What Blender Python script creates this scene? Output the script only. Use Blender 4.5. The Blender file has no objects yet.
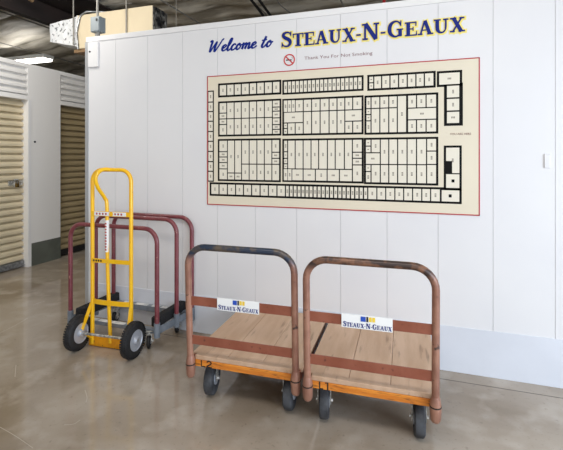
import bpy, bmesh, math, random
from mathutils import Vector, Matrix, noise
random.seed(7)
R = math.radians
S = bpy.context.scene
COL = S.collection

# ------------------------------------------------------------------ camera, world, light, exposure
EYE = 1.39
cam_d = bpy.data.cameras.new('camera')
cam_d.sensor_width = 36.0
cam_d.lens = 36.0 * 410.0 / 563.0
cam_d.shift_y = -68.0 / 563.0
cam_d.clip_start = 0.05
cam = bpy.data.objects.new('camera', cam_d)
COL.objects.link(cam)
cam.location = (0, 0, EYE)
cam.rotation_euler = (R(90), 0, math.atan2(410.0, 1220.5))
S.camera = cam

S.view_settings.view_transform = 'Standard'
S.view_settings.look = 'None'
S.view_settings.gamma = 1.0
S.view_settings.use_curve_mapping = False
S.view_settings.exposure = 0.05

w = bpy.data.worlds.new('daylight outside')
S.world = w
w.use_nodes = True
w.node_tree.nodes['Background'].inputs[0].default_value = (0.86, 0.92, 1.0, 1)
w.node_tree.nodes['Background'].inputs[1].default_value = 1.0

def area(name, loc, target, sx, sy, power, color):
    d = bpy.data.lights.new(name, 'AREA')
    d.shape = 'RECTANGLE'; d.size = sx; d.size_y = sy; d.energy = power; d.color = color
    o = bpy.data.objects.new(name, d); COL.objects.link(o)
    o.location = loc
    o.rotation_euler = (Vector(target) - Vector(loc)).to_track_quat('-Z', 'Y').to_euler()
    return o
# daylight through the open loading doors behind and to the right of the viewer
area('loading_door_daylight', (2.6, -4.6, 2.1), (0.0, 2.9, 1.0), 5.0, 2.6, 50, (0.93, 0.96, 1.0))
area('side_door_daylight', (3.6, -0.3, 1.5), (-0.4, 1.0, -1.6), 3.6, 2.4, 215, (0.72, 0.84, 1.0))
# unseen fill added to brighten the left row, then the overhead fluorescent strip
area('aisle_fill_light', (-3.5, 2.0, 3.25), (-4.75, 4.0, 1.9), 1.6, 0.3, 42, (1.0, 0.97, 0.92))
area('ceiling_strip_light', (-0.4, 0.2, 3.3), (-0.3, 1.2, 0), 3.0, 0.6, 46, (1.0, 0.97, 0.94))

# ------------------------------------------------------------------ materials
def srgb(c):
    return tuple(((v/255.0)/12.92 if v/255.0 <= 0.04045 else ((v/255.0+0.055)/1.055)**2.4) for v in c) + (1.0,)

def mat(name, rgb, rough=0.5, metal=0.0, rgb2=None, scale=8.0, lo=0.4, hi=0.6, bump=0.0, bscale=60.0,
        stretch=(1, 1, 1), spec=0.5, emit=0.0, coat=0.0, detail=5.0, rgb3=None, scale3=40.0, lo3=0.62, hi3=0.7):
    m = bpy.data.materials.new(name); m.use_nodes = True
    nt = m.node_tree; n = nt.nodes; l = nt.links
    b = n['Principled BSDF']
    b.inputs['Roughness'].default_value = rough
    b.inputs['Metallic'].default_value = metal
    b.inputs['Specular IOR Level'].default_value = spec
    b.inputs['Coat Weight'].default_value = coat
    b.inputs['Base Color'].default_value = srgb(rgb)
    tc = n.new('ShaderNodeTexCoord'); mp = n.new('ShaderNodeMapping')
    mp.inputs['Scale'].default_value = stretch
    l.new(tc.outputs['Object'], mp.inputs['Vector'])
    last = None
    def layer(prev, c, sc, a, z):
        no = n.new('ShaderNodeTexNoise'); no.inputs['Scale'].default_value = sc; no.inputs['Detail'].default_value = detail
        l.new(mp.outputs[0], no.inputs['Vector'])
        mr = n.new('ShaderNodeMapRange'); mr.inputs['From Min'].default_value = a; mr.inputs['From Max'].default_value = z
        l.new(no.outputs['Fac'], mr.inputs['Value'])
        mx = n.new('ShaderNodeMix'); mx.data_type = 'RGBA'
        l.new(mr.outputs[0], mx.inputs['Factor'])
        if prev is None: mx.inputs['A'].default_value = srgb(rgb)
        else: l.new(prev, mx.inputs['A'])
        mx.inputs['B'].default_value = srgb(c)
        return mx.outputs['Result']
    if rgb2: last = layer(None, rgb2, scale, lo, hi)
    if rgb3: last = layer(last, rgb3, scale3, lo3, hi3)
    if last is not None: l.new(last, b.inputs['Base Color'])
    if bump:
        no = n.new('ShaderNodeTexNoise'); no.inputs['Scale'].default_value = bscale; no.inputs['Detail'].default_value = 4
        l.new(mp.outputs[0], no.inputs['Vector'])
        bp = n.new('ShaderNodeBump'); bp.inputs['Strength'].default_value = bump; bp.inputs['Distance'].default_value = 0.01
        l.new(no.outputs['Fac'], bp.inputs['Height']); l.new(bp.outputs[0], b.inputs['Normal'])
    if emit:
        b.inputs['Emission Color'].default_value = srgb(rgb); b.inputs['Emission Strength'].default_value = emit
    return m

M = {}
M['white_panel'] = mat('painted white steel panel', (226, 225, 225), 0.42, rgb2=(223, 222, 223), scale=1.5)
M['seam'] = mat('panel seam', (206, 206, 207), 0.6)
M['white_trim'] = mat('white trim', (230, 229, 228), 0.4)
M['grey_base'] = mat('pale grey kick plate', (216, 219, 226), 0.34, 0.0, rgb2=(211, 214, 221), scale=3)
M['galv_corner'] = mat('galvanised corner', (188, 190, 192), 0.35, 0.5)
M['column_white'] = mat('column paint', (234, 232, 229), 0.55)
M['column_base'] = mat('dark grey green base plate', (98, 102, 94), 0.45, rgb2=(88, 92, 84), scale=4)
M['louver'] = mat('white corrugated header', (236, 234, 231), 0.5)
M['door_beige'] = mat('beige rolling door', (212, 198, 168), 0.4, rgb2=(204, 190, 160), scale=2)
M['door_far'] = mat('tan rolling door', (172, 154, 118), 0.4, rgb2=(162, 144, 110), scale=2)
M['galv'] = mat('galvanised steel', (170, 172, 174), 0.35, 0.8, rgb2=(130, 132, 134), scale=30, bump=0.2)
M['brass'] = mat('brass latch', (150, 120, 60), 0.35, 0.9, rgb2=(90, 80, 60), scale=60)
M['zinc'] = mat('zinc plated steel', (205, 203, 198), 0.3, 0.5, rgb2=(140, 138, 130), scale=50)
M['board'] = mat('cream map board', (226, 216, 193), 0.4, rgb2=(222, 212, 190), scale=2)
M['map_black'] = mat('black map line', (12, 11, 11), 0.6, spec=0.15)
M['map_cell'] = mat('ivory map cell', (228, 221, 204), 0.45)
M['map_red'] = mat('thin red edging', (176, 34, 38), 0.4)
M['note'] = mat('dark red note', (110, 50, 46), 0.5)
M['map_grey'] = mat('faint unit figures', (120, 112, 100), 0.6)
M['blue'] = mat('deep blue paint', (6, 32, 120), 0.5, spec=0.2)
M['script_blue'] = mat('script blue paint', (8, 38, 126), 0.5, spec=0.2)
M['yellow_edge'] = mat('pale yellow paint', (240, 222, 120), 0.4)
M['small_text'] = mat('dull red lettering', (128, 84, 88), 0.5)
M['red_sign'] = mat('red sign paint', (196, 40, 44), 0.4)
M['yellow'] = mat('yellow enamel', (250, 196, 22), 0.28, rgb2=(246, 186, 18), scale=10, coat=0.3, rgb3=(120, 84, 30), scale3=55, lo3=0.70, hi3=0.74)
M['yellow_plate'] = mat('worn yellow toe plate', (236, 158, 14), 0.4, rgb2=(214, 140, 20), scale=14, rgb3=(110, 80, 40), scale3=40, lo3=0.66, hi3=0.72)
M['rubber'] = mat('black rubber', (24, 24, 26), 0.6, rgb2=(36, 36, 38), scale=25, bump=0.2)
M['rubber_grey'] = mat('dusty grey rubber', (48, 49, 52), 0.6, rgb2=(70, 72, 76), scale=20, bump=0.1)
M['rim'] = mat('grey painted rim', (176, 180, 188), 0.35, 0.3)
M['maroon'] = mat('maroon painted tube', (112, 48, 56), 0.35, rgb2=(124, 60, 66), scale=12, rgb3=(160, 110, 96), scale3=30, lo3=0.66, hi3=0.72, coat=0.2)
M['cart_grey'] = mat('blue grey painted steel', (128, 136, 146), 0.4, rgb2=(112, 120, 130), scale=15)
M['carpet'] = mat('black carpet strip', (22, 22, 24), 0.95, rgb2=(34, 34, 36), scale=80, bump=0.6, bscale=200)
M['tape'] = mat('scuffed white label', (240, 240, 236), 0.5, rgb2=(200, 202, 202), scale=18)
M['white_sign'] = mat('white sign plastic', (240, 240, 238), 0.35)
M['sign_yellow'] = mat('sign yellow', (240, 206, 70), 0.4)
M['sign_blue'] = mat('sign blue', (40, 80, 180), 0.4)
M['rail'] = mat('red brown rail paint', (146, 86, 66), 0.4, rgb2=(134, 74, 54), scale=10, rgb3=(96, 52, 42), scale3=40, lo3=0.62, hi3=0.72)
M['orange'] = mat('orange painted wood', (226, 142, 50), 0.5, rgb2=(204, 118, 36), scale=6, stretch=(1, 4, 8), rgb3=(110, 66, 34), scale3=14, lo3=0.55, hi3=0.74)
M['ink'] = mat('black marker ink', (34, 26, 22), 0.6)
M['duct_tan'] = mat('tan duct board', (226, 210, 178), 0.6, rgb2=(220, 204, 172), scale=2)
M['box_grey'] = mat('grey electrical box', (136, 144, 147), 0.4, 0.1)
M['dark_void'] = mat('dark primed steel', (42, 28, 24), 0.7, rgb2=(30, 22, 20), scale=2)
M['rod'] = mat('pale hanger rod', (150, 146, 138), 0.5, 0.3)
M['cable'] = mat('dark cable', (26, 24, 24), 0.6)
M['tan_tube'] = mat('tan cardboard tube', (140, 112, 80), 0.7)
M['lamp_glow'] = mat('glowing strip tube', (255, 250, 240), 0.4, emit=9.0)
M['lamp_body'] = mat('white strip lamp body', (225, 225, 220), 0.4)
M['joint'] = mat('floor joint filler', (84, 76, 68), 0.7)
M['far_wall'] = mat('dim far wall', (120, 112, 98), 0.8)

def foil(name, c1, c2, scale):
    m = mat(name, c1, 0.3, 0.55, rgb2=c2, scale=scale, lo=0.45, hi=0.6, bump=1.0, bscale=14)
    return m
M['foil'] = mat('crumpled foil wrap', (248, 248, 248), 0.4, 0.0, rgb2=(232, 234, 234), scale=12, bump=0.8, bscale=20, rgb3=(120, 122, 124), scale3=26, lo3=0.56, hi3=0.64)
M['foil_dark'] = foil('dark crumpled duct lining', (40, 40, 42), (150, 148, 142), 10)

# worn deck timber with a long grain
def wood():
    m = mat('worn deck timber', (202, 171, 144), 0.5, rgb2=(186, 153, 124), scale=3.5, lo=0.35, hi=0.65, stretch=(5, 0.7, 5),
            rgb3=(120, 94, 72), scale3=4.5, lo3=0.60, hi3=0.76, bump=0.15, bscale=30)
    return m
M['wood'] = wood()

# tube of the timber carts: pinkish brown paint rubbed through to dark steel on the grip
def worn_tube(name, g1, g2):
    m = mat(name, (164, 120, 100), 0.34, 0.15, rgb2=(138, 96, 80), scale=9, rgb3=(78, 58, 52), scale3=34, lo3=0.63, hi3=0.74)
    nt = m.node_tree; n = nt.nodes; l = nt.links; b = n['Principled BSDF']
    src = b.inputs['Base Color'].links[0].from_socket
    tc = n.new('ShaderNodeTexCoord'); sp = n.new('ShaderNodeSeparateXYZ'); l.new(tc.outputs['Object'], sp.inputs[0])
    no = n.new('ShaderNodeTexNoise'); no.inputs['Scale'].default_value = 14; l.new(tc.outputs['Object'], no.inputs['Vector'])
    ad = n.new('ShaderNodeMath'); ad.operation = 'MULTIPLY_ADD'; l.new(no.outputs['Fac'], ad.inputs[0]); ad.inputs[1].default_value = 0.16
    l.new(sp.outputs['Z'], ad.inputs[2])
    mr = n.new('ShaderNodeMapRange'); mr.inputs['From Min'].default_value = 0.87; mr.inputs['From Max'].default_value = 0.95
    l.new(ad.outputs[0], mr.inputs['Value'])
    steel = n.new('ShaderNodeMix'); steel.data_type = 'RGBA'
    no2 = n.new('ShaderNodeTexNoise'); no2.inputs['Scale'].default_value = 22; l.new(tc.outputs['Object'], no2.inputs['Vector'])
    mr2 = n.new('ShaderNodeMapRange'); mr2.inputs['From Min'].default_value = 0.42; mr2.inputs['From Max'].default_value = 0.62
    l.new(no2.outputs['Fac'], mr2.inputs['Value']); l.new(mr2.outputs[0], steel.inputs['Factor'])
    steel.inputs['A'].default_value = srgb(g1); steel.inputs['B'].default_value = srgb(g2)
    mx = n.new('ShaderNodeMix'); mx.data_type = 'RGBA'
    l.new(mr.outputs[0], mx.inputs['Factor']); l.new(src, mx.inputs['A']); l.new(steel.outputs['Result'], mx.inputs['B'])
    l.new(mx.outputs['Result'], b.inputs['Base Color'])
    return m
M['worn_tube'] = worn_tube('rubbed brown tube', (62, 48, 44), (132, 94, 72))
M['worn_tube_blue'] = worn_tube('rubbed blue black tube', (44, 54, 72), (96, 84, 72))

def floor_mat():
    m = bpy.data.materials.new('sealed concrete'); m.use_nodes = True
    nt = m.node_tree; n = nt.nodes; l = nt.links; b = n['Principled BSDF']
    tc = n.new('ShaderNodeTexCoord')
    def noise_(sc, det=5, dist=0.0):
        o = n.new('ShaderNodeTexNoise'); o.inputs['Scale'].default_value = sc; o.inputs['Detail'].default_value = det
        o.inputs['Distortion'].default_value = dist
        l.new(tc.outputs['Object'], o.inputs['Vector']); return o.outputs['Fac']
    def rng(s, a, z, c=0.0, d=1.0):
        o = n.new('ShaderNodeMapRange'); o.inputs['From Min'].default_value = a; o.inputs['From Max'].default_value = z
        o.inputs['To Min'].default_value = c; o.inputs['To Max'].default_value = d
        l.new(s, o.inputs['Value']); return o.outputs[0]
    def mix(f, A, B):
        o = n.new('ShaderNodeMix'); o.data_type = 'RGBA'; l.new(f, o.inputs['Factor'])
        for k, v in (('A', A), ('B', B)):
            if isinstance(v, tuple): o.inputs[k].default_value = v
            else: l.new(v, o.inputs[k])
        return o.outputs['Result']
    c = mix(rng(noise_(1.1, 6, 0.4), 0.35, 0.65), srgb((176, 165, 151)), srgb((136, 121, 102)))
    c = mix(rng(noise_(5, 6), 0.5, 0.75), c, srgb((184, 174, 161)))
    c = mix(rng(noise_(40, 4), 0.6, 0.8, 0, 0.5), c, srgb((104, 92, 78)))
    l.new(c, b.inputs['Base Color'])
    l.new(rng(noise_(3.5, 6, 0.3), 0.3, 0.7, 0.04, 0.15), b.inputs['Roughness'])
    b.inputs['Specular IOR Level'].default_value = 0.6
    bp = n.new('ShaderNodeBump'); bp.inputs['Strength'].default_value = 0.05; bp.inputs['Distance'].default_value = 0.01
    l.new(noise_(9, 4), bp.inputs['Height']); l.new(bp.outputs[0], b.inputs['Normal'])
    return m
M['floor'] = floor_mat()
M['ceiling'] = mat('sagging roof insulation', (222, 214, 198), 0.5, rgb2=(168, 158, 140), scale=2.5, bump=1.0, bscale=6, stretch=(0.6, 2.2, 1))
M['scratch'] = mat('pale floor scratch', (186, 176, 160), 0.4)

# ------------------------------------------------------------------ mesh helpers
def new(): return bmesh.new()
def tag(o, label=None, cat=None, group=None, kind=None):
    if label: o['label'] = label
    if cat: o['category'] = cat
    if group: o['group'] = group
    if kind: o['kind'] = kind
    return o
def obj(name, bm, m, parent=None, smooth=False):
    bmesh.ops.recalc_face_normals(bm, faces=bm.faces)
    me = bpy.data.meshes.new(name); bm.to_mesh(me); bm.free()
    me.materials.append(m if not isinstance(m, str) else M[m])
    if smooth:
        for p in me.polygons: p.use_smooth = True
        me.set_sharp_from_angle(angle=R(38))
    o = bpy.data.objects.new(name, me); COL.objects.link(o)
    if parent is not None: o.parent = parent
    return o
def thing(name, label, cat, loc=(0, 0, 0), rz=0.0, group=None):
    o = bpy.data.objects.new(name, None); COL.objects.link(o)
    o.empty_display_size = 0.1
    o.location = loc; o.rotation_euler = (0, 0, rz)
    return tag(o, label, cat, group)
def struct(name, bm, m, parent=None, smooth=False):
    o = obj(name, bm, m, parent, smooth)
    if parent is None: o['kind'] = 'structure'
    return o
def box(bm, x0, x1, y0, y1, z0, z1, bev=0.0):
    r = bmesh.ops.create_cube(bm, size=1.0)
    vs = r['verts']
    for v in vs:
        v.co = Vector(((x0+x1)/2 + v.co.x*(x1-x0), (y0+y1)/2 + v.co.y*(y1-y0), (z0+z1)/2 + v.co.z*(z1-z0)))
    if bev > 0:
        es = list({e for v in vs for e in v.link_edges})
        bmesh.ops.bevel(bm, geom=es, offset=bev, segments=2, affect='EDGES', profile=0.5)
    return vs
def fillet(pts, rad, n=7):
    pts = [Vector(p) for p in pts]; out = [pts[0]]
    rads = rad if isinstance(rad, (list, tuple)) else [rad]*len(pts)
    for i in range(1, len(pts)-1):
        p, a, b = pts[i], pts[i-1], pts[i+1]
        da, db = (a-p).normalized(), (b-p).normalized()
        ang = da.angle(db)
        if ang > 3.0:
            out.append(p); continue
        t = rads[i]/math.tan(ang/2)
        t = min(t, (a-p).length*0.49, (b-p).length*0.49)
        s, e = p+da*t, p+db*t
        r_ = t*math.tan(ang/2)
        c = p + (da+db).normalized()*(r_/math.sin(ang/2))
        u, v = s-c, e-c
        tot = u.angle(v)
        for k in range(n+1):
            f = k/n
            out.append(c + (u*math.sin((1-f)*tot) + v*math.sin(f*tot))/math.sin(tot))
    out.append(pts[-1]); return out
def tube(bm, pts, r, seg=12, caps=True, radii=None):
    pts = [Vector(p) for p in pts]; n = len(pts)
    T = [((pts[min(i+1, n-1)]-pts[max(i-1, 0)]).normalized()) for i in range(n)]
    up = Vector((0, 0, 1)) if abs(T[0].z) < 0.9 else Vector((0, 1, 0))
    N = (up - T[0]*up.dot(T[0])).normalized(); rings = []
    for i in range(n):
        if i: N = (N - T[i]*N.dot(T[i])).normalized()
        B = T[i].cross(N); rr = radii[i] if radii else r
        rings.append([bm.verts.new(pts[i] + (N*math.cos(2*math.pi*k/seg) + B*math.sin(2*math.pi*k/seg))*rr) for k in range(seg)])
    for i in range(n-1):
        for k in range(seg):
            bm.faces.new((rings[i][k], rings[i][(k+1) % seg], rings[i+1][(k+1) % seg], rings[i+1][k]))
    if caps: bm.faces.new(rings[0]); bm.faces.new(rings[-1])
def lathe_x(bm, prof, c, seg=28):
    """profile of (x offset, radius) turned about an axis along X through c"""
    rings = []
    for (x, r) in prof:
        rings.append([bm.verts.new((c[0]+x, c[1]+r*math.cos(2*math.pi*k/seg), c[2]+r*math.sin(2*math.pi*k/seg))) for k in range(seg)])
    for i in range(len(rings)-1):
        for k in range(seg):
            bm.faces.new((rings[i][k], rings[i][(k+1) % seg], rings[i+1][(k+1) % seg], rings[i+1][k]))
    if prof[0][1] > 1e-4: bm.faces.new(rings[0])
    if prof[-1][1] > 1e-4: bm.faces.new(rings[-1])
def strap(bm, pts, w_, t, up=Vector((0, 0, 1))):
    """flat bar following pts, w_ high along up, t thick"""
    pts = [Vector(p) for p in pts]; n = len(pts); rings = []
    for i in range(n):
        T = (pts[min(i+1, n-1)]-pts[max(i-1, 0)]).normalized()
        sd = T.cross(up).normalized(); u = sd.cross(T).normalized()
        rings.append([bm.verts.new(pts[i]+sd*a*t/2+u*b*w_/2) for a, b in ((-1, -1), (1, -1), (1, 1), (-1, 1))])
    for i in range(n-1):
        for k in range(4):
            bm.faces.new((rings[i][k], rings[i][(k+1) % 4], rings[i+1][(k+1) % 4], rings[i+1][k]))
    bm.faces.new(rings[0]); bm.faces.new(rings[-1])
def flat_poly(bm, pts, y):
    vs = [bm.verts.new((p[0], y, p[1])) for p in pts]
    try: bm.faces.new(vs)
    except ValueError: pass
def rect(bm, x0, x1, z0, z1, y): flat_poly(bm, ((x0, z0), (x1, z0), (x1, z1), (x0, z1)), y)
STEP = [0]
def ribbon(bm, pts, widths, y, grow=0.0):
    """painted brush stroke in the XZ plane"""
    STEP[0] = (STEP[0]+1) % 9; y = y-STEP[0]*0.00008
    P = [Vector((p[0], p[1])) for p in pts]; n = len(P)
    if not isinstance(widths, (list, tuple)): widths = [widths]*n
    if grow:
        P[0] = P[0] - (P[1]-P[0]).normalized()*grow; P[-1] = P[-1] + (P[-1]-P[-2]).normalized()*grow
    prev = None
    for i in range(n):
        t = (P[min(i+1, n-1)]-P[max(i-1, 0)]).normalized(); nn = Vector((-t.y, t.x))
        h = widths[i]/2 + grow
        a, b = P[i]+nn*h, P[i]-nn*h
        yy = y-i*0.00002
        cur = (bm.verts.new((a.x, yy, a.y)), bm.verts.new((b.x, yy, b.y)))
        if prev: bm.faces.new((prev[0], prev[1], cur[1], cur[0]))
        prev = cur
def smooth_pts(pts, k=6):
    out = []; n = len(pts)
    for i in range(n-1):
        p0, p1, p2, p3 = pts[max(i-1, 0)], pts[i], pts[i+1], pts[min(i+2, n-1)]
        for j in range(k):
            t = j/k
            out.append(tuple(0.5*((2*p1[c]) + (-p0[c]+p2[c])*t + (2*p0[c]-5*p1[c]+4*p2[c]-p3[c])*t*t + (-p0[c]+3*p1[c]-3*p2[c]+p3[c])*t**3) for c in range(len(p1))))
    out.append(tuple(pts[-1])); return out
def dup(o, parent=None):
    c = o.copy(); COL.objects.link(c)
    if parent is not None: c.parent = parent
    for ch in list(o.children): dup(ch, c)
    return c

# slab serif capitals: strokes of (x, z, width) in a unit-high box
SER = 0.11
def sv(x, w_=0.36): return [(x-w_/2, SER/2, SER), (x+w_/2, SER/2, SER)]
def st(x, w_=0.36): return [(x-w_/2, 1-SER/2, SER), (x+w_/2, 1-SER/2, SER)]
TH, TN = 0.245, 0.115
G_ = {
 'T': (0.86, [[(0.43, 0, TH), (0.43, 1, TH)], [(0.03, 0.95, .1), (0.83, 0.95, .1)], [(0.07, 0.66, .07), (0.055, 0.98, .1)], [(0.79, 0.66, .07), (0.805, 0.98, .1)], sv(0.43, .44)]),
 'E': (0.84, [[(0.24, 0, TH), (0.24, 1, TH)], [(0.02, 0.95, .1), (0.74, 0.95, .1)], [(0.02, 0.05, .1), (0.78, 0.05, .1)], [(0.24, 0.5, .09), (0.56, 0.5, .09)],
               [(0.73, 0.68, .06), (0.735, 0.98, .09)], [(0.78, 0.34, .05), (0.765, 0.02, .09)], [(0.55, 0.36, .07), (0.55, 0.64, .07)]]),
 'A': (0.98, [[(0.18, 0.02, TN), (0.44, 0.99, TN)], [(0.46, 1, TH*.95), (0.77, 0.02, TH)], [(0.24, 0.33, .085), (0.68, 0.33, .085)], sv(0.16, .3), sv(0.79, .38)]),
 'U': (0.98, [[(0.25, 1, TH), (0.25, 0.42, TH), (0.28, 0.24, TH*.95), (0.38, 0.1, .17), (0.52, 0.055, .12), (0.65, 0.1, .11), (0.74, 0.24, .09), (0.77, 0.42, TN), (0.77, 1, TN)], st(0.25, .42), st(0.77, .32)]),
 'X': (0.96, [[(0.24, 1, TH), (0.74, 0, TH)], [(0.76, 1, TN), (0.2, 0, TN)], st(0.24, .4), st(0.76, .3), sv(0.19, .3), sv(0.75, .4)]),
 'N': (1.04, [[(0.2, 0, TN), (0.2, 1, TN)], [(0.84, 0, TN), (0.84, 1, TN)], [(0.22, 1, TH), (0.82, 0, TH)], sv(0.2, .32), st(0.17, .3), st(0.84, .32)]),
 'S': (0.76, [[(0.64, 0.74, .07), (0.6, 0.87, .09), (0.48, 0.945, .11), (0.33, 0.945, .14), (0.19, 0.86, .2), (0.18, 0.72, .22), (0.3, 0.6, .23), (0.5, 0.49, .24), (0.6, 0.37, .23),
                (0.6, 0.2, .2), (0.48, 0.07, .14), (0.32, 0.05, .11), (0.17, 0.12, .09), (0.1, 0.28, .06)],
               [(0.655, 0.68, .05), (0.655, 0.99, .08)], [(0.085, 0.33, .05), (0.085, 0.01, .08)]]),
 'G': (1.0, [[(0.78, 0.7, .06), (0.72, 0.86, .09), (0.58, 0.95, .1), (0.42, 0.93, .14), (0.26, 0.8, .2), (0.19, 0.6, .23), (0.19, 0.4, .23), (0.26, 0.2, .2), (0.42, 0.07, .14), (0.56, 0.05, .11), (0.74, 0.14, .12)],
              [(0.76, 0.44, .2), (0.76, 0.04, .2)], [(0.58, 0.46, .085), (0.93, 0.46, .085)], [(0.8, 0.64, .05), (0.8, 0.98, .07)]]),
 '-': (0.42, [[(0.05, 0.42, .13), (0.37, 0.42, .13)]]),
}
def serif_text(bm, x0, z0, cap, small, width, y, grow=0.0, slope=0.0):
    txt = [('S', 1), ('T', 0), ('E', 0), ('A', 0), ('U', 0), ('X', 0), ('-', 0), ('N', 1), ('-', 0), ('G', 1), ('E', 0), ('A', 0), ('U', 0), ('X', 0)]
    tot = sum(G_[c][0]*(cap if b else small) for c, b in txt)
    k = width/tot; x = x0
    for c, b in txt:
        h = cap if b else small; wd, strokes = G_[c]
        for s in strokes:
            s2 = [(x+p[0]*h*k, z0+p[1]*h, p[2]*h) for p in (smooth_pts(s, 4) if len(s) > 3 else s)]
            ribbon(bm, [(p[0], p[1]) for p in s2], [p[2]*(k if len(s) < 3 and abs(s2[0][0]-s2[-1][0]) < 0.3*h else 1) for p in s2], y, grow)
        x += wd*h*k
def block_text(bm, txt, x0, z0, h, width, y):
    cu = bpy.data.curves.new('lettering_source', 'FONT'); cu.body = txt; cu.size = 1.0; cu.resolution_u = 2
    o = bpy.data.objects.new('lettering_source', cu); COL.objects.link(o)
    dg = bpy.context.evaluated_depsgraph_get()
    me = bpy.data.meshes.new_from_object(o.evaluated_get(dg))
    xs = [v.co.x for v in me.vertices]; ys = [v.co.y for v in me.vertices]
    sx = width/(max(xs)-min(xs)); sz = h/(max(ys)-min(ys))
    vs = [bm.verts.new((x0+(v.co.x-min(xs))*sx, y, z0+(v.co.y-min(ys))*sz)) for v in me.vertices]
    for p in me.polygons:
        try: bm.faces.new([vs[i] for i in p.vertices])
        except ValueError: pass
    bpy.data.objects.remove(o); bpy.data.curves.remove(cu); bpy.data.meshes.remove(me)

# ================================================================== THE SETTING
WY = 2.875      # face of the white partition
bm = new(); box(bm, -9.5, 6.5, -6.5, 10.0, -0.2, 0.0); struct('floor', bm, 'floor')

# roof insulation: blankets sagging between the purlins, cross seams where the rolls meet
bm = new()
nx, ny = 190, 470; X0, X1, Y0, Y1 = -9.5, 6.5, -6.5, 10.0
grid = []
for j in range(ny+1):
    row = []
    for i in range(nx+1):
        x = X0+(X1-X0)*i/nx; y = Y0+(Y1-Y0)*j/ny
        ty = ((y+0.35+0.06*noise.noise(Vector((x*.8, 0, 3))))/0.44) % 1.0
        tx = ((x+0.4+0.10*noise.noise(Vector((y*.7, 3, 0))))/1.1) % 1.0
        sag = 0.085*math.sin(math.pi*ty)**0.6*(0.55+0.45*math.sin(math.pi*tx)**0.6)
        z = 3.56 - 0.10*max(0.0, -4.8-x) - sag + 0.035*noise.noise(Vector((x*1.7, y*2.3, 1))) + 0.018*noise.noise(Vector((x*3.0, y*8.0, 4)))
        row.append(bm.verts.new((x, y, z)))
    grid.append(row)
for j in range(ny):
    for i in range(nx):
        bm.faces.new((grid[j][i], grid[j][i+1], grid[j+1][i+1], grid[j+1][i]))
ce = struct('ceiling', bm, 'ceiling', smooth=True)
bm = new()
for k in range(12):
    x = -9.0+1.1*k+0.3
    tube(bm, [(x, -6.4, 3.42-0.10*max(0, -4.8-x)), (x+.05, 9.9, 3.42-0.10*max(0, -4.8-x))], .010, 6)
obj('strap', bm, 'rod', ce)

# main partition with its standing panels
bm = new()
box(bm, -2.775, 5.0, WY+0.004, WY+0.10, 0.0, 2.44)
struct('wall_front', bm, 'seam')
seams = [-2.775, -2.465, -2.140, -1.808, -1.493, -1.173, -0.849, -0.527, -0.208, 0.117, 0.441, 0.779] + [1.103+0.3247*k for k in range(12)]
seams = [s for s in seams if s < 5.0] + [5.0]
bm = new()
for a, b in zip(seams[:-1], seams[1:]):
    box(bm, a+0.0013, b-0.0013, WY, WY+0.004, 0.29, 2.400, 0.0008)
wp = bpy.data.objects['wall_front']
obj('wall_panel', bm, 'white_panel', wp)
bm = new(); box(bm, -2.778, 5.0, WY-0.006, WY+0.102, 2.398, 2.442, 0.002); struct('trim_1', bm, 'white_trim')
bm = new(); box(bm, -2.79, -2.752, WY-0.004, WY+0.104, 0.0, 2.40, 0.002); struct('trim_2', bm, 'galv_corner')
bm = new(); box(bm, -2.752, 5.0, WY-0.005, WY+0.004, 0.0, 0.292, 0.001); struct('baseboard_front', bm, 'grey_base')

# row of storage units on the left
XD, XC = -4.76, -4.68
bays = [(-2.0, -0.6), (-0.05, 1.35), (2.45, 3.885), (4.38, 5.72), (6.2, 7.55), (8.05, 9.4)]
bm = new()
prev = -6.0
for a, b in bays:
    if a > prev: box(bm, XC-0.4, XC, prev, a, 0.0, 2.57)
    prev = b
box(bm, XC-0.4, XC, prev, 10.0, 0, 2.57)
struct('wall_left', bm, 'column_white')
bm = new()
for a, b in bays:
    box(bm, XC-0.22, XC-0.045, a, b, 2.11, 2.57)                # header body
    for k in range(4):                                           # louvre folds
        z = 2.175+0.084*k
        vs = [(XC-0.045, z), (XC+0.004, z+0.004), (XC+0.004, z+0.03), (XC-0.045, z+0.07)]
        for y0, y1 in ((a+0.02, b-0.02),):
            q = [[bm.verts.new((p[0], yy, p[1])) for p in vs] for yy in (y0, y1)]
            for i in range(4): bm.faces.new((q[0][i], q[0][(i+1) % 4], q[1][(i+1) % 4], q[1][i]))
            bm.faces.new(q[0]); bm.faces.new(q[1])
    box(bm, XC-0.045, XC+0.002, a, b, 2.11, 2.165); box(bm, XC-0.045, XC+0.002, a, b, 2.52, 2.57)
struct('trim_3', bm, 'louver')
bm = new()
for a, b in bays:
    box(bm, XC, XC+0.006, b, b+0.045, 0.0, 2.11, 0.001)
struct('trim_4', bm, 'white_trim')
bm = new()
prev = -6.0
for a, b in bays:
    if a > prev: box(bm, XC, XC+0.004, (prev+0.045) if prev > -6 else prev, a, 0.0, 0.29)
    prev = b
box(bm, XC, XC+0.004, prev+0.045, 10.0, 0, 0.29)
struct('baseboard_left', bm, 'column_base')
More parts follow.
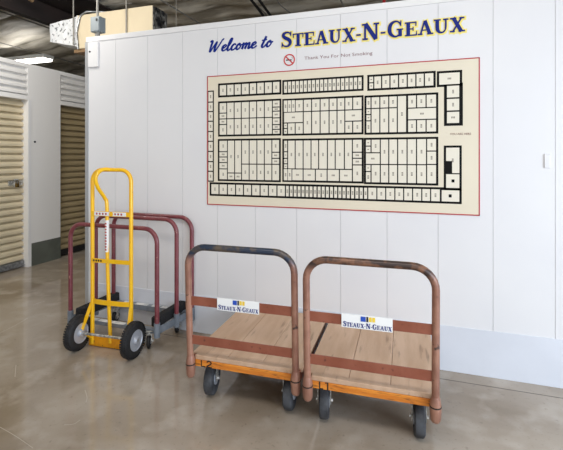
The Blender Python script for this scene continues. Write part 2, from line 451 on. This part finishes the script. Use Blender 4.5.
for i, (a, b) in enumerate(bays):
    if b < 2: continue
    bm = new(); prof = []; z = 0.08; p = 0.084
    while z < 2.2:
        prof += [(XD-0.034, z), (XD-0.034, z+0.008), (XD+0.008, z+0.020), (XD+0.008, z+0.046), (XD-0.004, z+0.072)]; z += p
    q = [[bm.verts.new((x, yy, zz)) for x, zz in prof] for yy in (a-0.02, b+0.02)]
    for k in range(len(prof)-1): bm.faces.new((q[0][k], q[0][k+1], q[1][k+1], q[1][k]))
    n_ = [0, 0, 1, 2, 3, 4][i]
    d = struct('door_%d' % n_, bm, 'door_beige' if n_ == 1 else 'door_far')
    bm = new(); box(bm, XD-0.02, XD+0.022, a, b, 0.012, 0.085, 0.004); box(bm, XD-0.02, XD+0.035, a, b, 0.02, 0.032)
    obj('bottom_bar', bm, 'galv' if n_ == 1 else 'cable', d)
    if n_ == 1:
        bm = new(); box(bm, XD+0.004, XD+0.022, b-0.21, b-0.02, 1.04, 1.095, 0.004)
        box(bm, XD+0.02, XD+0.035, b-0.15, b-0.09, 1.02, 1.12, 0.006)
        la = obj('latch', bm, 'zinc', d)
        bm = new(); box(bm, XD+0.034, XD+0.055, b-0.14, b-0.095, 1.015, 1.065, 0.006)
        tube(bm, fillet([(XD+0.045, b-0.133, 1.06), (XD+0.045, b-0.133, 1.10), (XD+0.045, b-0.102, 1.10), (XD+0.045, b-0.102, 1.06)], 0.014, 4), 0.004, 8)
        obj('padlock', bm, 'brass', la, True)
bm = new(); lathe_x(bm, [(0, .012), (.01, .012), (.014, .006)], (XC+0.0, 3.98, 1.585), 12)
tag(obj('bolt_head', bm, 'cable', smooth=True), 'small dark bolt head on the white column between the rolling doors', 'bolt')

bm = new(); box(bm, -9.6, -9.5, -6.5, 10.0, 0, 3.6); box(bm, -9.5, 6.5, 10.0, 10.1, 0, 3.6); struct('wall_back', bm, 'far_wall')
# saw cut along the partition
bm = new(); box(bm, -2.9, 5.0, 2.752, 2.757, -0.01, 0.0006); struct('trim_5', bm, 'joint')

bm = new()
for P in ([(-2.046, 1.539), (-1.893, 1.511), (-1.749, 1.478)], [(-1.89, 1.945), (-1.824, 1.892), (-1.792, 1.852)], [(-1.747, 1.657), (-1.704, 1.679), (-1.7, 1.715)],
          [(-2.554, 2.032), (-2.421, 1.919)], [(-3.139, 2.362), (-3.163, 2.516), (-3.202, 2.659)], [(-3.439, 2.907), (-3.424, 3.025)]):
    P = smooth_pts(P, 5) if len(P) > 2 else P
    for (a, b) in zip(P[:-1], P[1:]):
        d = Vector((b[0]-a[0], b[1]-a[1], 0)).normalized(); nn = Vector((-d.y, d.x, 0))*.0014
        A_, B_ = Vector((a[0], a[1], .0004)), Vector((b[0], b[1], .0004))
        bm.faces.new([bm.verts.new(v) for v in (A_-nn, B_-nn, B_+nn, A_+nn)])
obj('floor_scratches', bm, 'scratch', bpy.data.objects['floor'])

# deep dark rafter across the row
bm = new()
box(bm, -4.72, -4.62, -6.0, 10.0, 3.15, 3.165); box(bm, -4.675, -4.665, -6.0, 10.0, 3.165, 3.56); box(bm, -4.62, -4.0, -6.0, 10.0, 3.40, 3.42)
struct('trim_6', bm, 'dark_void')

# ================================================================== LETTERING ON THE WALL
ly = WY-0.0012
t = thing('wall_lettering', 'large deep blue serif STEAUX-N-GEAUX lettering with yellow edging painted high on the white wall', 'lettering', (-0.97, ly, 2.198))
bm = new(); serif_text(bm, 0, 0, 0.113, 0.094, 1.250, -0.0035); obj('blue_letters', bm, 'blue', t)
bm = new(); serif_text(bm, 0.003, -0.002, 0.113, 0.094, 1.250, 0.0, grow=0.0085); obj('yellow_edging', bm, 'yellow_edge', t)

# brush script: letters as strokes (x, z), x height 0.5
SC = {
 'W': (1.15, [[(0.02, .86), (.1, .98), (.2, .9), (.17, .4), (.2, 0.0), (.42, .5), (.58, .85), (.55, .4), (.6, 0.0), (.85, .5), (1.05, 1.0), (1.16, 1.0)]]),
 'e': (0.44, [[(0.0, .2), (.2, .27), (.34, .42), (.26, .52), (.1, .42), (.05, .2), (.14, .02), (.3, .05), (.46, .2)]]),
 'l': (0.34, [[(0.0, .2), (.2, .55), (.3, .95), (.2, 1.02), (.1, .7), (.07, .2), (.14, 0.0), (.24, .03), (.36, .2)]]),
 'c': (0.42, [[(.36, .4), (.28, .52), (.12, .42), (.05, .2), (.14, .01), (.28, .04), (.44, .2)]]),
 'o': (0.48, [[(.26, .52), (.1, .4), (.05, .18), (.15, .01), (.3, .1), (.37, .32), (.27, .51), (.2, .44), (.36, .36), (.5, .42)]]),
 'm': (0.78, [[(0.0, .4), (.09, .52), (.1, .3), (.06, 0.0)], [(.08, .1), (.2, .42), (.32, .5), (.35, .3), (.3, 0.0)], [(.32, .1), (.45, .42), (.57, .5), (.59, .25), (.58, .04), (.68, .03), (.8, .2)]]),
 't': (0.4, [[(.24, .92), (.14, .45), (.08, .15), (.15, .0), (.26, .04), (.4, .25)], [(-.04, .58), (.36, .64)]]),
 ' ': (0.36, []),
}
def script_text(bm, txt, x0, z0, h, width, y, grow=0.0):
    tot = sum(SC[c][0] for c in txt); k = width/tot; x = x0
    for c in txt:
        for s in SC[c][1]:
            P = smooth_pts(s, 6) if len(s) > 2 else s
            pp = [(x+p[0]*k+p[1]*h*0.3, z0+p[1]*h) for p in P]
            ws = []
            for i in range(len(pp)):
                a, b = pp[max(i-1, 0)], pp[min(i+1, len(pp)-1)]
                dx, dz = b[0]-a[0], b[1]-a[1]; L = math.hypot(dx, dz)+1e-6
                ws.append(h*(0.125+0.09*max(0, -dz/L)))
            ribbon(bm, pp, ws, y, grow)
        x += SC[c][0]*k
bm = new(); script_text(bm, 'Welcome to', -1.578, 2.214, 0.088, 0.535, ly)
tag(obj('script_lettering', bm, 'script_blue'), 'blue slanted script Welcome to on the white wall left of the serif lettering', 'lettering')

t = thing('no_smoking_symbol', 'round red no smoking symbol above the site map', 'sign', (-0.905, ly, 2.103))
bm = new()
for k in range(32):
    a0, a1 = 2*math.pi*k/32, 2*math.pi*(k+1)/32
    flat_poly(bm, [(r*math.cos(a), r*math.sin(a)) for r, a in ((.035, a0), (.044, a0), (.044, a1), (.035, a1))], -0.001)
ribbon(bm, [(-.028, .028), (.028, -.028)], .009, -0.0012)
obj('red_ring', bm, 'red_sign', t)
bm = new(); rect(bm, -.026, .018, -.004, .004, 0); ribbon(bm, [(.02, .004), (.024, .012), (.02, .02)], .002, 0); obj('cigarette', bm, 'map_black', t)
bm = new(); block_text(bm, 'Thank You For Not Smoking', -0.79, 2.088, 0.030, 0.485, ly)
tag(obj('small_lettering', bm, 'small_text'), 'thin dull red Thank You For Not Smoking line above the site map', 'lettering')

# ================================================================== SITE MAP
mp_ = thing('site_map', 'large cream wall map of storage unit blocks in black with thin red edge', 'map', (-1.576, WY, 1.02))
bm = new(); box(bm, 0, 1.937, -0.006, -0.0005, 0, 1.0); obj('board', bm, 'board', mp_)
bm = new()
for x0, x1, z0, z1 in ((-.004, .003, -.004, 1.004), (1.934, 1.941, -.004, 1.004), (-.004, 1.941, -.004, .003), (-.004, 1.941, .997, 1.004)):
    box(bm, x0, x1, -0.0068, -0.0005, z0, z1)
obj('red_edging', bm, 'map_red', mp_)
lines, cells, marks = new(), new(), new()
YB, YC, YM = -0.0066, -0.0070, -0.0074
def block(x0, x1, v0, v1, o=0.0105):
    rect(lines, x0-o, x1+o, v0-o, v1+o, YB)
def cell(x0, x1, v0, v1, g=0.0038, text=True):
    rect(cells, x0+g, x1-g, v0+g, v1-g, YC)
    if text:
        cx, cz = (x0+x1)/2, (v0+v1)/2
        if x1-x0 > v1-v0:
            for k in (-1, 0, 1): rect(marks, cx+k*.008-.0026, cx+k*.008+.0026, cz-.006, cz+.006, YM)
        else:
            n = 3 if v1-v0 > .05 else 1
            for k in range(n):
                z = cz+(k-(n-1)/2)*.0085
                rect(marks, cx-.0055, cx+.0055, z-.0028, z+.0028, YM)
def row(xs, v0, v1, **kw):
    for a, b in zip(xs[:-1], xs[1:]): cell(a, b, v0, v1, **kw)
def colm(x0, x1, vs, **kw):
    for a, b in zip(vs[:-1], vs[1:]): cell(x0, x1, b, a, **kw)
def lin(a, b, n): return [a+(b-a)*k/n for k in range(n+1)]
# top row
xa = [0.102, 0.166, 0.229, 0.289, 0.355, 0.415, 0.477, 0.541, 0.601]
block(0.102, 0.601, .843, .931); row(xa, .843, .931, g=.0048)
block(0.629, 1.201, .839, .926); row(lin(.629, 1.201, 19), .839, .926, g=.0036)
block(1.247, 1.668, .836, .925); colm(1.247, 1.28, [.925, .88, .836]); row([1.28, 1.333, 1.388, 1.444, 1.5, 1.555, 1.608, 1.668], .836, .925, g=.0042)
block(1.694, 1.829, .836, .922, .009); cell(1.694, 1.829, .836, .922, g=.006)
block(1.742, 1.829, .585, .836, .013); colm(1.742, 1.825, [.836, .751, .667, .585], g=.005)
# second row
block(0.102, 0.601, .539, .791); colm(.102, .166, [.791, .71, .665, .622, .539]); colm(.541, .601, [.791, .74, .71, .66, .61, .575, .539])
row(xa[1:8], .665, .791); row(xa[1:8], .539, .665)
block(.629, 1.201, .537, .787); row([.629, .659, .689, .718], .699, .787, g=.002); row([.718, .779, .841, .904, .969, 1.026, 1.081, 1.136, 1.201], .699, .787)
cell(.629, .779, .62, .699); colm(.629, .659, [.62, .58, .537]); row([.659, .718, .779], .537, .62)
row([.779, .841, .904, .969, 1.026, 1.081], .537, .699); cell(1.081, 1.201, .62, .699); row([1.081, 1.136, 1.201], .537, .62)
block(1.227, 1.684, .534, .783); colm(1.227, 1.262, [.783, .703, .662, .619, .534]); row([1.262, 1.321, 1.38, 1.436], .703, .783); row([1.262, 1.321, 1.38, 1.436], .534, .703)
cell(1.436, 1.496, .534, .783); row([1.502, 1.559, 1.619, 1.684], .696, .783); cell(1.502, 1.684, .618, .696); row([1.502, 1.559, 1.619, 1.684], .534, .618)
# third row
x3 = [.1, .172, .233, .291, .354, .417, .477, .537, .597]
block(.1, .597, .194, .499); colm(.1, .172, [.499, .411, .37, .327, .278, .194]); row(x3[1:4], .247, .499); row(x3[1:4], .194, .247)
row(x3[3:8], .316, .499); row(x3[3:8], .194, .316); colm(.537, .597, [.499, .405, .36, .316, .194])
block(.629, 1.202, .197, .493); colm(.629, .66, [.493, .409, .36, .32, .283]); row([.66, .718, .778, .837, .893, .957, 1.013, 1.078, 1.134], .283, .493)
colm(1.134, 1.202, [.493, .403, .361, .315, .197]); row([.629, .66, .692], .197, .283, g=.002); row([.692, .778, .869, .955, 1.043, 1.134], .197, .283)
block(1.224, 1.684, .193, .492); colm(1.224, 1.262, [.492, .445, .399]); cell(1.262, 1.324, .399, .492); cell(1.224, 1.324, .319, .399)
colm(1.224, 1.262, [.319, .27, .193]); cell(1.262, 1.324, .193, .319)
row([1.324, 1.38, 1.438, 1.499, 1.559, 1.622], .319, .492); row([1.324, 1.38, 1.438, 1.499, 1.559, 1.622], .193, .319); colm(1.622, 1.684, [.492, .409, .321, .193])
# bottom row and the right hand office column
block(.029, 1.825, .077, .162); row([.029, .1, .172, .241, .307, .374, .443, .509, .577, .643], .077, .162, g=.0046)
row(lin(.643, 1.24, 20), .077, .162, g=.0046); row([1.24, 1.301, 1.36, 1.42, 1.477, 1.534, 1.592, 1.647, 1.707], .077, .162)
cell(1.711, 1.825, .077, .158, g=.004, text=False); rect(lines, 1.757, 1.775, .108, .128, YM)
block(1.738, 1.825, .162, .434); cell(1.738, 1.825, .262, .434); cell(1.738, 1.825, .166, .262, text=False); rect(lines, 1.774, 1.792, .205, .225, YM)
rect(lines, 1.738, 1.778, .262, .344, YM)
# left column
block(.004, .050, .181, .885, .005); colm(.003, .050, [.885, .8, .726, .65, .57, .493, .414, .334, .258, .181], g=.0045)
obj('map_lines', lines, 'map_black', mp_); obj('map_cells', cells, 'map_cell', mp_); obj('unit_figures', marks, 'map_grey', mp_)
bm = new(); block_text(bm, 'YOU ARE HERE', 1.765, .512, .013, .125, YM); obj('map_note', bm, 'note', mp_)

# small plates on the wall
t = thing('access_plate', 'small white cover plate at the top left corner of the white wall', 'plate', (-2.698, WY, 2.174))
bm = new(); box(bm, -.052, .058, -.014, 0, 0, .218, .004); obj('cover', bm, 'white_trim', t)
for px_, pz in ((-.028, .135),):
    bm = new(); tube(bm, [(px_, -.017, pz), (px_, -.013, pz)], .008, 10); obj('screw', bm, 'cable', t, True)
bm = new(); box(bm, .72, .752, WY-.008, WY, 1.323, 1.408, .003)
tag(obj('blank_plate', bm, 'white_panel'), 'small blank white plate on the bare right part of the wall', 'plate')

# ================================================================== OVERHEAD
t = thing('air_duct', 'tan box duct with a foil wrapped tapering end hanging under the roof', 'duct', (-3.4, 4.0, 2.727))
bm = new(); box(bm, -.60, .49, 0, .28, 0, .412, .004); obj('tan_casing', bm, 'duct_tan', t)
bm = new()
sec = [(-1.045, .0, .124, .345), (-.64, .0, .038, .394), (-.60, .0, .01, .410)]
q = []
for x, y, z0, z1 in sec:
    q.append([bm.verts.new(p) for p in ((x, y, z0), (x, y+.28, z0), (x, y+.28, z1), (x, y, z1))])
for i in range(2):
    for k in range(4): bm.faces.new((q[i][k], q[i][(k+1) % 4], q[i+1][(k+1) % 4], q[i+1][k]))
bm.faces.new(q[0]); bm.faces.new(q[-1])
bmesh.ops.subdivide_edges(bm, edges=bm.edges, cuts=7, use_grid_fill=True)
for v in bm.verts: v.co += Vector((0, -.012, 0))*noise.noise(v.co*9) + Vector((0, 0, .008))*noise.noise(v.co*7+Vector((5, 0, 0)))
obj('foil_wrap', bm, 'foil', t)
bm = new()
tube(bm, fillet([(-.58, -.012, -.01), (-.60, -.02, .2), (-.55, -.012, .40), (-.45, -.01, .44), (-.2, .1, .44)], .08, 5), .012, 8)
obj('seal_band', bm, 'galv', t, True)
bm = new(); box(bm, .49, .50, .005, .275, .01, .405); bmesh.ops.subdivide_edges(bm, edges=bm.edges, cuts=10, use_grid_fill=True)
for v in bm.verts:
    if v.co.x > .495: v.co.x += .016*noise.noise(v.co*22)
obj('foil_end', bm, 'foil_dark', t)
bm = new(); box(bm, -.68, -.32, .02, .26, -.04, 0, .003); obj('bottom_strap', bm, 'tan_tube', t)
for x, y, z0, lab in ((-4.042, 3.975, 2.77, 'thin pale hanger rod at the foil end of the duct'), (-3.259, 3.98, 2.75, 'thin pale hanger rod at the middle of the tan duct'),
                      (-2.66, 4.1, 2.45, 'thin pale hanger rod right of the dark duct end')):
    bm = new(); tube(bm, [(x, y, z0), (x, y, 3.56)], .008 if x < -3 else .003, 8)
    tag(obj('hanger_rod', bm, 'rod', smooth=True), lab, 'rod')
t = thing('electrical_box', 'grey electrical box with a vertical conduit above the left wall top', 'electrical box', (-2.707, 2.93, 2.442))
bm = new(); box(bm, -.045, .055, -.035, .04, .05, .185, .006); obj('box_body', bm, 'box_grey', t)
bm = new(); box(bm, -.040, .050, -.041, -.035, .055, .180, .002); obj('box_cover', bm, 'box_grey', t)
bm = new(); tube(bm, [(.0, 0, .185), (0, 0, 1.11)], .011, 10); tube(bm, [(0, 0, .0), (0, 0, .05)], .022, 10); obj('conduit', bm, 'rod', t, True)
bm = new(); box(bm, .022, .036, -.046, -.040, .14, .162); obj('knockout', bm, 'cable', t)

lamp = thing('strip_light', 'glowing fluorescent strip light under the roof behind the storage unit row', 'light', (-6.3, 5.2, 2.98))
bm = new(); box(bm, -.5, .5, -.10, .10, .04, .10, .01); obj('lamp_body', bm, 'lamp_body', lamp)
bm = new()
for y in (-.06, .06): tube(bm, [(-.48, y, .02), (.48, y, .02)], .02, 10)
obj('glowing_tube', bm, 'lamp_glow', lamp, True)
ld = bpy.data.lights.new('strip_light_glow', 'AREA'); ld.shape = 'RECTANGLE'; ld.size = 1.0; ld.size_y = .3; ld.energy = 2.5
lo = bpy.data.objects.new('strip_light_glow', ld); COL.objects.link(lo); lo.location = (-6.3, 5.05, 3.10); lo.rotation_euler = (R(180), 0, 0)

for dx, lab in ((0, 'left one of two dark cables under the roof above the script lettering'), (.1, 'right one of two dark cables under the roof above the script lettering')):
    bm = new(); tube(bm, [(-2.0+dx, 4.5, 3.40), (-2.12+dx, 5.9, 3.36)], .018, 8)
    tag(obj('roof_cable', bm, 'cable', smooth=True), lab, 'cable', 'roof cables')
bm = new(); tube(bm, smooth_pts([(-1.6, 4.5, 3.44), (-1.72, 5.0, 3.38), (-1.66, 5.9, 3.42)]), .008, 8)
tag(obj('roof_wire', bm, 'rod', smooth=True), 'thin pale curved wire under the roof above the word NOT', 'wire')
bm = new(); tube(bm, [(-.42, 5.3, 3.22), (-.42, 5.3, 3.5)], .02, 10); box(bm, -.47, -.37, 5.26, 5.34, 3.19, 3.26, .01)
tag(obj('sprinkler_fitting', bm, 'red_sign', smooth=False), 'small red pipe fitting peeking over the wall top', 'fitting')
bm = new(); tube(bm, [(-4.25, 3.35, 3.3), (-4.42, 3.72, 3.28)], .03, 12)
tag(obj('roof_tube', bm, 'tan_tube', smooth=True), 'short tan tube tucked beneath the dark rafter at the top left', 'tube')
for (p, q_, lab) in (((-4.3, 4.6, 3.5), (-3.6, 4.5, 3.42), 'upper thin pale brace wire left of the conduit'), ((-4.5, 5.05, 3.40), (-4.0, 4.9, 3.46), 'lower thin pale brace wire above the foil wrap')):
    bm = new(); tube(bm, [p, q_], .008, 8); tag(obj('brace_wire', bm, 'rod', smooth=True), lab, 'wire')

# ================================================================== HAND TRUCK
ht = thing('hand_truck', 'yellow two-wheeled hand truck with looped handle standing before the maroon cart', 'hand truck', (-2.126, 2.428, 0), 0.06)
HL, HR_ = -.155, .172
bm = new(); tube(bm, fillet([(HL, .0, .02), (HL-.0, 0, 1.297), (HR_, 0, 1.297), (HR_, 0, .02)], .085, 8), .0145, 12); obj('frame_tube', bm, 'yellow', ht, True)
bm = new(); tube(bm, smooth_pts([(.0, 0, .04), (-.025, 0, .6), (-.03, 0, 1.02), (-.04, -.01, 1.09), (-.045, -.075, 1.17), (-.045, -.10, 1.235), (-.035, -.085, 1.28), (-.02, -.04, 1.302), (.0, 0, 1.297)], 5), .0135, 12)
obj('loop_handle', bm, 'yellow', ht, True)
bm = new(); strap(bm, [(HL, -.014, .978), (HR_, -.014, .978)], .034, .005); cb = obj('crossbar', bm, 'yellow', ht)
bm = new(); rect(bm, HL+.03, HR_-.03, .964, .992, -.0175); lb = obj('label', bm, 'white_sign', cb); lb['label'] = 'white label with red print'
bm = new()
for k in range(9):
    if k in (4,): continue
    x = HL+.045+k*.026; rect(bm, x, x+.013, .971, .985, -.0185)
obj('print', bm, 'map_red', cb)
bm = new(); flat_poly(bm, [(0.0+.018*math.cos(a*math.pi/6)+.018, .978+.018*math.sin(a*math.pi/6)) for a in range(12)], -.019); obj('yellow_dot', bm, 'yellow', cb)
bm = new(); tube(bm, [(-.0285, 0, .70), (-.0295, 0, .93)], .0145, 14, caps=False); vl = obj('tube_label', bm, 'white_sign', ht, True); vl['label'] = 'white printed wrap on the middle tube'
bm = new()
for k in range(10): rect(bm, -.036, -.022, .712+k*.021, .712+k*.021+.011, -.0152)
obj('label_print', bm, 'map_red', vl)
bm = new(); strap(bm, [(HL, -.014, .635), (HR_, -.014, .635)], .03, .005); c2 = obj('crossbar', bm, 'yellow', ht)
bm = new()
for k in range(4): rect(bm, HL+.02+k*.02, HL+.033+k*.02, .628, .642, -.0175)
obj('stamp', bm, 'ink', c2)
bm = new(); strap(bm, smooth_pts([(HL, .0, .335), (HL+.05, -.012, .334), (.0, -.018, .334), (HR_-.05, -.012, .334), (HR_, 0, .335)], 4), .034, .006); obj('crossbar', bm, 'yellow', ht)
bm = new(); box(bm, HL-.03, HR_+.03, -.004, .004, .004, .075, .002); box(bm, HL-.03, HR_+.03, -.004, .13, .003, .010, .002); obj('toe_plate', bm, 'yellow_plate', ht)
AX = (-.080, .124)
bm = new(); tube(bm, [(-.285, AX[0], AX[1]), (.285, AX[0], AX[1])], .009, 10); obj('axle', bm, 'zinc', ht, True)
for x in (HL, HR_):
    s = -1 if x < 0 else 1
    bm = new()
    strap(bm, fillet([(x, 0, .33), (x+s*.03, AX[0], AX[1]+.01), (x, 0, .05)], .012, 3), .026, .006, up=Vector((1, 0, 0)))
    box(bm, x+s*.03-.012, x+s*.03+.012, AX[0]-.02, AX[0]+.02, AX[1]-.02, AX[1]+.02, .004)
    obj('axle_bracket', bm, 'yellow', ht)
def pneumatic(x):
    bm = new(); Rr, W_ = .123, .027
    prof = []
    for k in range(13):
        a = math.pi*k/12
        prof.append((-W_*math.cos(a), Rr-.052+.052*math.sin(a)**.75 if 0 < k < 12 else Rr-.052))
    prof = [(-W_*.55, .066)] + prof + [(W_*.55, .066)]
    lathe_x(bm, prof, (x, AX[0], AX[1]), 40)
    for k in range(44):                                        # tread lugs
        a = 2*math.pi*k/44
        for sx in (-.016, 0, .016):
            m_ = Matrix.Translation((x, AX[0], AX[1])) @ Matrix.Rotation(a, 4, 'X')
            vs = box(bm, sx-.006, sx+.006, Rr-.004-(.003 if sx else 0), Rr+.001-(.003 if sx else 0), -.006, .006)
            for v in vs: v.co = m_ @ v.co
    wh = obj('wheel', bm, 'rubber', ht, True)
    bm = new()
    for s in (-1, 1):
        lathe_x(bm, [(s*.022, .073), (s*.028, .070), (s*.018, .062), (s*.016, .03), (s*.034, .026), (s*.040, .020), (s*.040, .0)], (x, AX[0], AX[1]), 32)
    obj('rim', bm, 'rim', wh, True)
    for k in range(6):
        a = 2*math.pi*k/6
        c = (AX[0]+.048*math.cos(a), AX[1]+.048*math.sin(a))
        bm = new(); tube(bm, [(x+.0165, c[0], c[1]), (x+.0195, c[0], c[1])], .009, 8)
        obj('rim_hole', bm, 'rubber', wh, True)
pneumatic(-.210); pneumatic(.245)

# ================================================================== MAROON PANEL CART
pc = thing('panel_cart', 'maroon panel cart with three tall loops and black carpeted rails against the wall', 'cart', (-2.130, 2.488, 0))
loops = [(-.428, .358, .0, .875), (-.37, .39, .20, .915), (-.325, .43, .352, .912)]
ZB, ZT = .135, .195
for (a, b, y, h) in loops:
    bm = new(); tube(bm, fillet([(a, y, .15), (a, y, h), (b, y, h), (b, y, .15)], .105, 8), .0165, 12); obj('loop', bm, 'maroon', pc, True)
    for x in (a, b):
        bm = new(); tube(bm, [(x, y, .105), (x, y, .205)], .022, 12); obj('socket', bm, 'cart_grey', pc, True)
bm = new(); box(bm, -.358, -.290, -.025, .40, .165, .238, .010); obj('carpet_rail', bm, 'carpet', pc)
bm = new(); box(bm, .295, .358, .015, .40, .165, .236, .010); obj('carpet_rail', bm, 'carpet', pc)
bm = new()
strap(bm, [(-.395, -.01, .15), (-.345, .385, .15)], .05, .010); strap(bm, [(.36, -.01, .15), (.41, .385, .15)], .05, .010)
box(bm, -.39, .36, .02, .06, .115, .145, .003); box(bm, -.34, .40, .335, .375, .13, .175, .003)
obj('deck_frame', bm, 'cart_grey', pc)
for y, z, xs in ((.04, .146, ((-.26, -.20), (-.19, -.08), (-.07, .05))), (.355, .176, ((-.22, -.14), (-.10, .02), (.06, .13), (.15, .27)))):
    for a, b in xs:
        bm = new(); box(bm, a, b, y-.020, y+.020, z-.0015, z, .0); lb = obj('worn_label', bm, 'tape', pc); lb['label'] = 'scuffed white label on the crossbar'
def caster(parent, x, y, Rr, W_, top, rub, side=1, rot=0.0, horn='zinc'):
    """swivel caster: fork part with its wheel as a sub-part, wheel turned by rot about Z"""
    mt = Matrix.Translation((x, y, 0)) @ Matrix.Rotation(rot, 4, 'Z')
    bm = new()
    box(bm, -.035, .035, -.035, .035, top-.006, top, .001)
    tube(bm, [(0, .0, top-.028), (0, 0, top-.006)], .024, 14)
    hw = W_/2+.008
    box(bm, -hw-.003, hw+.003, -.024, .024, top-.034, top-.028)
    for s in (-1, 1):
        n0 = len(bm.verts)
        strap(bm, [(s*hw, -.004, top-.03), (s*hw, -.012, Rr+.02), (s*hw, .0, Rr-.012)], .034, .004, up=Vector((0, 1, 0)))
    tube(bm, [(-hw-.012, 0, Rr), (hw+.012, 0, Rr)], .009, 8)
    for v in bm.verts: v.co = mt @ v.co
    f = obj('caster_fork', bm, horn, parent, False)
    bm = new()
    lathe_x(bm, [(-W_/2+.004, Rr*.45), (-W_/2, Rr*.6), (-W_/2, Rr-.010), (-W_/2+.006, Rr-.002), (-W_*.2, Rr), (W_*.2, Rr), (W_/2-.006, Rr-.002), (W_/2, Rr-.010), (W_/2, Rr*.6), (W_/2-.004, Rr*.45)], (0, 0, Rr), 32)
    for v in bm.verts: v.co = mt @ v.co
    wl = obj('wheel', bm, rub, f, True)
    bm = new(); lathe_x(bm, [(-W_/2-.002, .0), (-W_/2-.002, Rr*.4), (W_/2+.002, Rr*.4), (W_/2+.002, 0)], (0, 0, Rr), 20)
    for v in bm.verts: v.co = mt @ v.co
    me = wl.data; me.materials.append(M['rim'])
    b2 = bmesh.new(); b2.from_mesh(me); off = len(b2.faces)
    tmp = bpy.data.meshes.new('tmp'); bm.to_mesh(tmp); bm.free(); b2.from_mesh(tmp); b2.faces.ensure_lookup_table()
    for fc in b2.faces[off:]: fc.material_index = 1
    b2.to_mesh(me); b2.free(); bpy.data.meshes.remove(tmp)
for x, y, r_ in ((-.30, .04, .3), (.265, .035, .5), (-.285, .33, .2), (.31, .33, .4)):
    caster(pc, x, y, .050, .026, .135, 'rubber', rot=r_)

# ================================================================== TIMBER DECK CARTS
def timber_cart(name, label, loc, rz):
    t = thing(name, label, 'platform cart', loc, rz, None)
    HW = .303
    # handle: leans slightly to the viewer
    def hp(x, z): return (x, -.012-(z-.16)*.05, z)
    pts = [hp(-HW, .19), hp(-HW-.001, .45), hp(-HW, .886), hp(HW, .886), hp(HW, .45), hp(HW, .19)]
    bm = new(); tube(bm, fillet(pts, [0, 3, .105, .105, 3, 0], 8), .018, 14); obj('handle', bm, 'worn_tube', t, True)
    for x in (-HW, HW):
        bm = new(); pz = [.160, .165, .178, .225, .25, .27, .285]; rr = [.010, .019, .0245, .027, .0255, .0225, .018]
        tube(bm, [hp(x, z) for z in pz], .02, 14, radii=rr); so = obj('socket', bm, 'worn_tube', t, True)
        bm = new(); tube(bm, [hp(x, .236), hp(x, .242)], .0272, 14); obj('weld', bm, 'ink', so, True)
    # rails
    for z, nm in ((.597, 'upper'), (.378, 'lower')):
        y = -.012-(z-.16)*.05
        bm = new(); box(bm, -HW+.005, HW-.005, y-.0035, y+.0035, z-.0245, z+.0245, .001); rl = obj('rail', bm, 'rail', t)
    y = -.012-(.597-.16)*.05-.008
    sx0 = -.128
    bm = new(); box(bm, sx0, sx0+.240, y-.002, y+.002, .565, .630, .0008); sg = obj('sign', bm, 'white_sign', t)
    bm = new(); serif_text(bm, sx0+.008, .571, .024, .020, .229, y-.0035); obj('lettering', bm, 'blue', sg)
    cx = sx0+.092
    bm = new(); rect(bm, cx, cx+.024, .602, .626, y-.0035); obj('blue_block', bm, 'sign_blue', sg)
    bm = new(); rect(bm, cx+.027, cx+.036, .602, .627, y-.0035); obj('black_block', bm, 'ink', sg)
    bm = new(); rect(bm, cx+.039, cx+.052, .604, .626, y-.0035); rect(bm, cx+.055, cx+.068, .604, .626, y-.0035); obj('yellow_block', bm, 'sign_yellow', sg)
    # deck of boards
    DW = .326; xs = [-DW, -.105, .100, DW]; L = .80
    for a, b in zip(xs[:-1], xs[1:]):
        bm = new(); box(bm, a+.0009, b-.0009, .045, L, .248, .270, .003); obj('deck_board', bm, 'wood', t)
    bm = new(); box(bm, -HW+.012, HW-.012, .014, .0445, .250, .2735, .003); obj('front_lip', bm, 'wood', t)
    bm = new(); box(bm, -HW+.014, HW-.014, .012, .036, .213, .2495, .002); fb = obj('front_board', bm, 'orange', t)
    bm = new()
    for x in (-DW+.03, DW-.03): box(bm, x-.02, x+.02, .05, L-.01, .205, .2475, .003)
    for yy in (.12, .42, .70): box(bm, -DW+.05, DW-.05, yy-.02, yy+.02, .205, .2475, .003)
    obj('under_frame', bm, 'rail', t)
    for x in (-HW, HW):
        s = -1 if x < 0 else 1
        bm = new(); box(bm, x-.012, x+.012, -.002, .05, .205, .262, .002); obj('socket_bracket', bm, 'rail', t)
    for x, yy, ro in ((-.245, .135, .14), (.235, .125, .05), (-.24, .66, 0), (.24, .66, 0)):
        caster(t, x, yy, .092, .052, .206, 'rubber_grey', rot=ro)
    return t, fb
cartB, fbB = timber_cart('platform_cart', 'right timber deck platform cart with rusty loop handle, marked L1 on its orange edge', (-.232, 2.03, 0), .035)
cartB['group'] = 'timber deck platform carts'
cartA = dup(cartB)
cartA.location = (-.908, 2.035, 0); cartA.rotation_euler = (0, 0, .035)
cartA['label'] = 'left timber deck platform cart with worn blue-black handle top, marked L2 on its orange edge'
def edge_mark(cart, strokes):
    fb = [c for c in cart.children if c.name.startswith('front_board')][0]
    bm = new()
    for s in strokes: ribbon(bm, [(-.268+p[0]*.036, .217+p[1]*.034) for p in s], .0068, .0108)
    return obj('marking', bm, 'ink', fb)
edge_mark(cartB, [[(.6, 1), (.6, 0), (1.1, 0)], [(1.4, .9), (1.75, 1), (1.75, -.05)]])
edge_mark(cartA, [[(.5, 1), (.5, 0), (1.2, 0)], smooth_pts([(1.4, .75), (1.8, 1.0), (2.2, .75), (1.9, .4), (1.4, 0.05), (2.3, 0.0)], 4)])

for c in cartA.children:
    if c.name.startswith('handle'):
        c.data = c.data.copy()
        for v in c.data.vertices: v.co.z += .013*max(0.0, min(1.0, (v.co.z-.5)/.3))
        c.data.materials[0] = M['worn_tube_blue']; c['label'] = 'loop handle rubbed blue-black along the top'
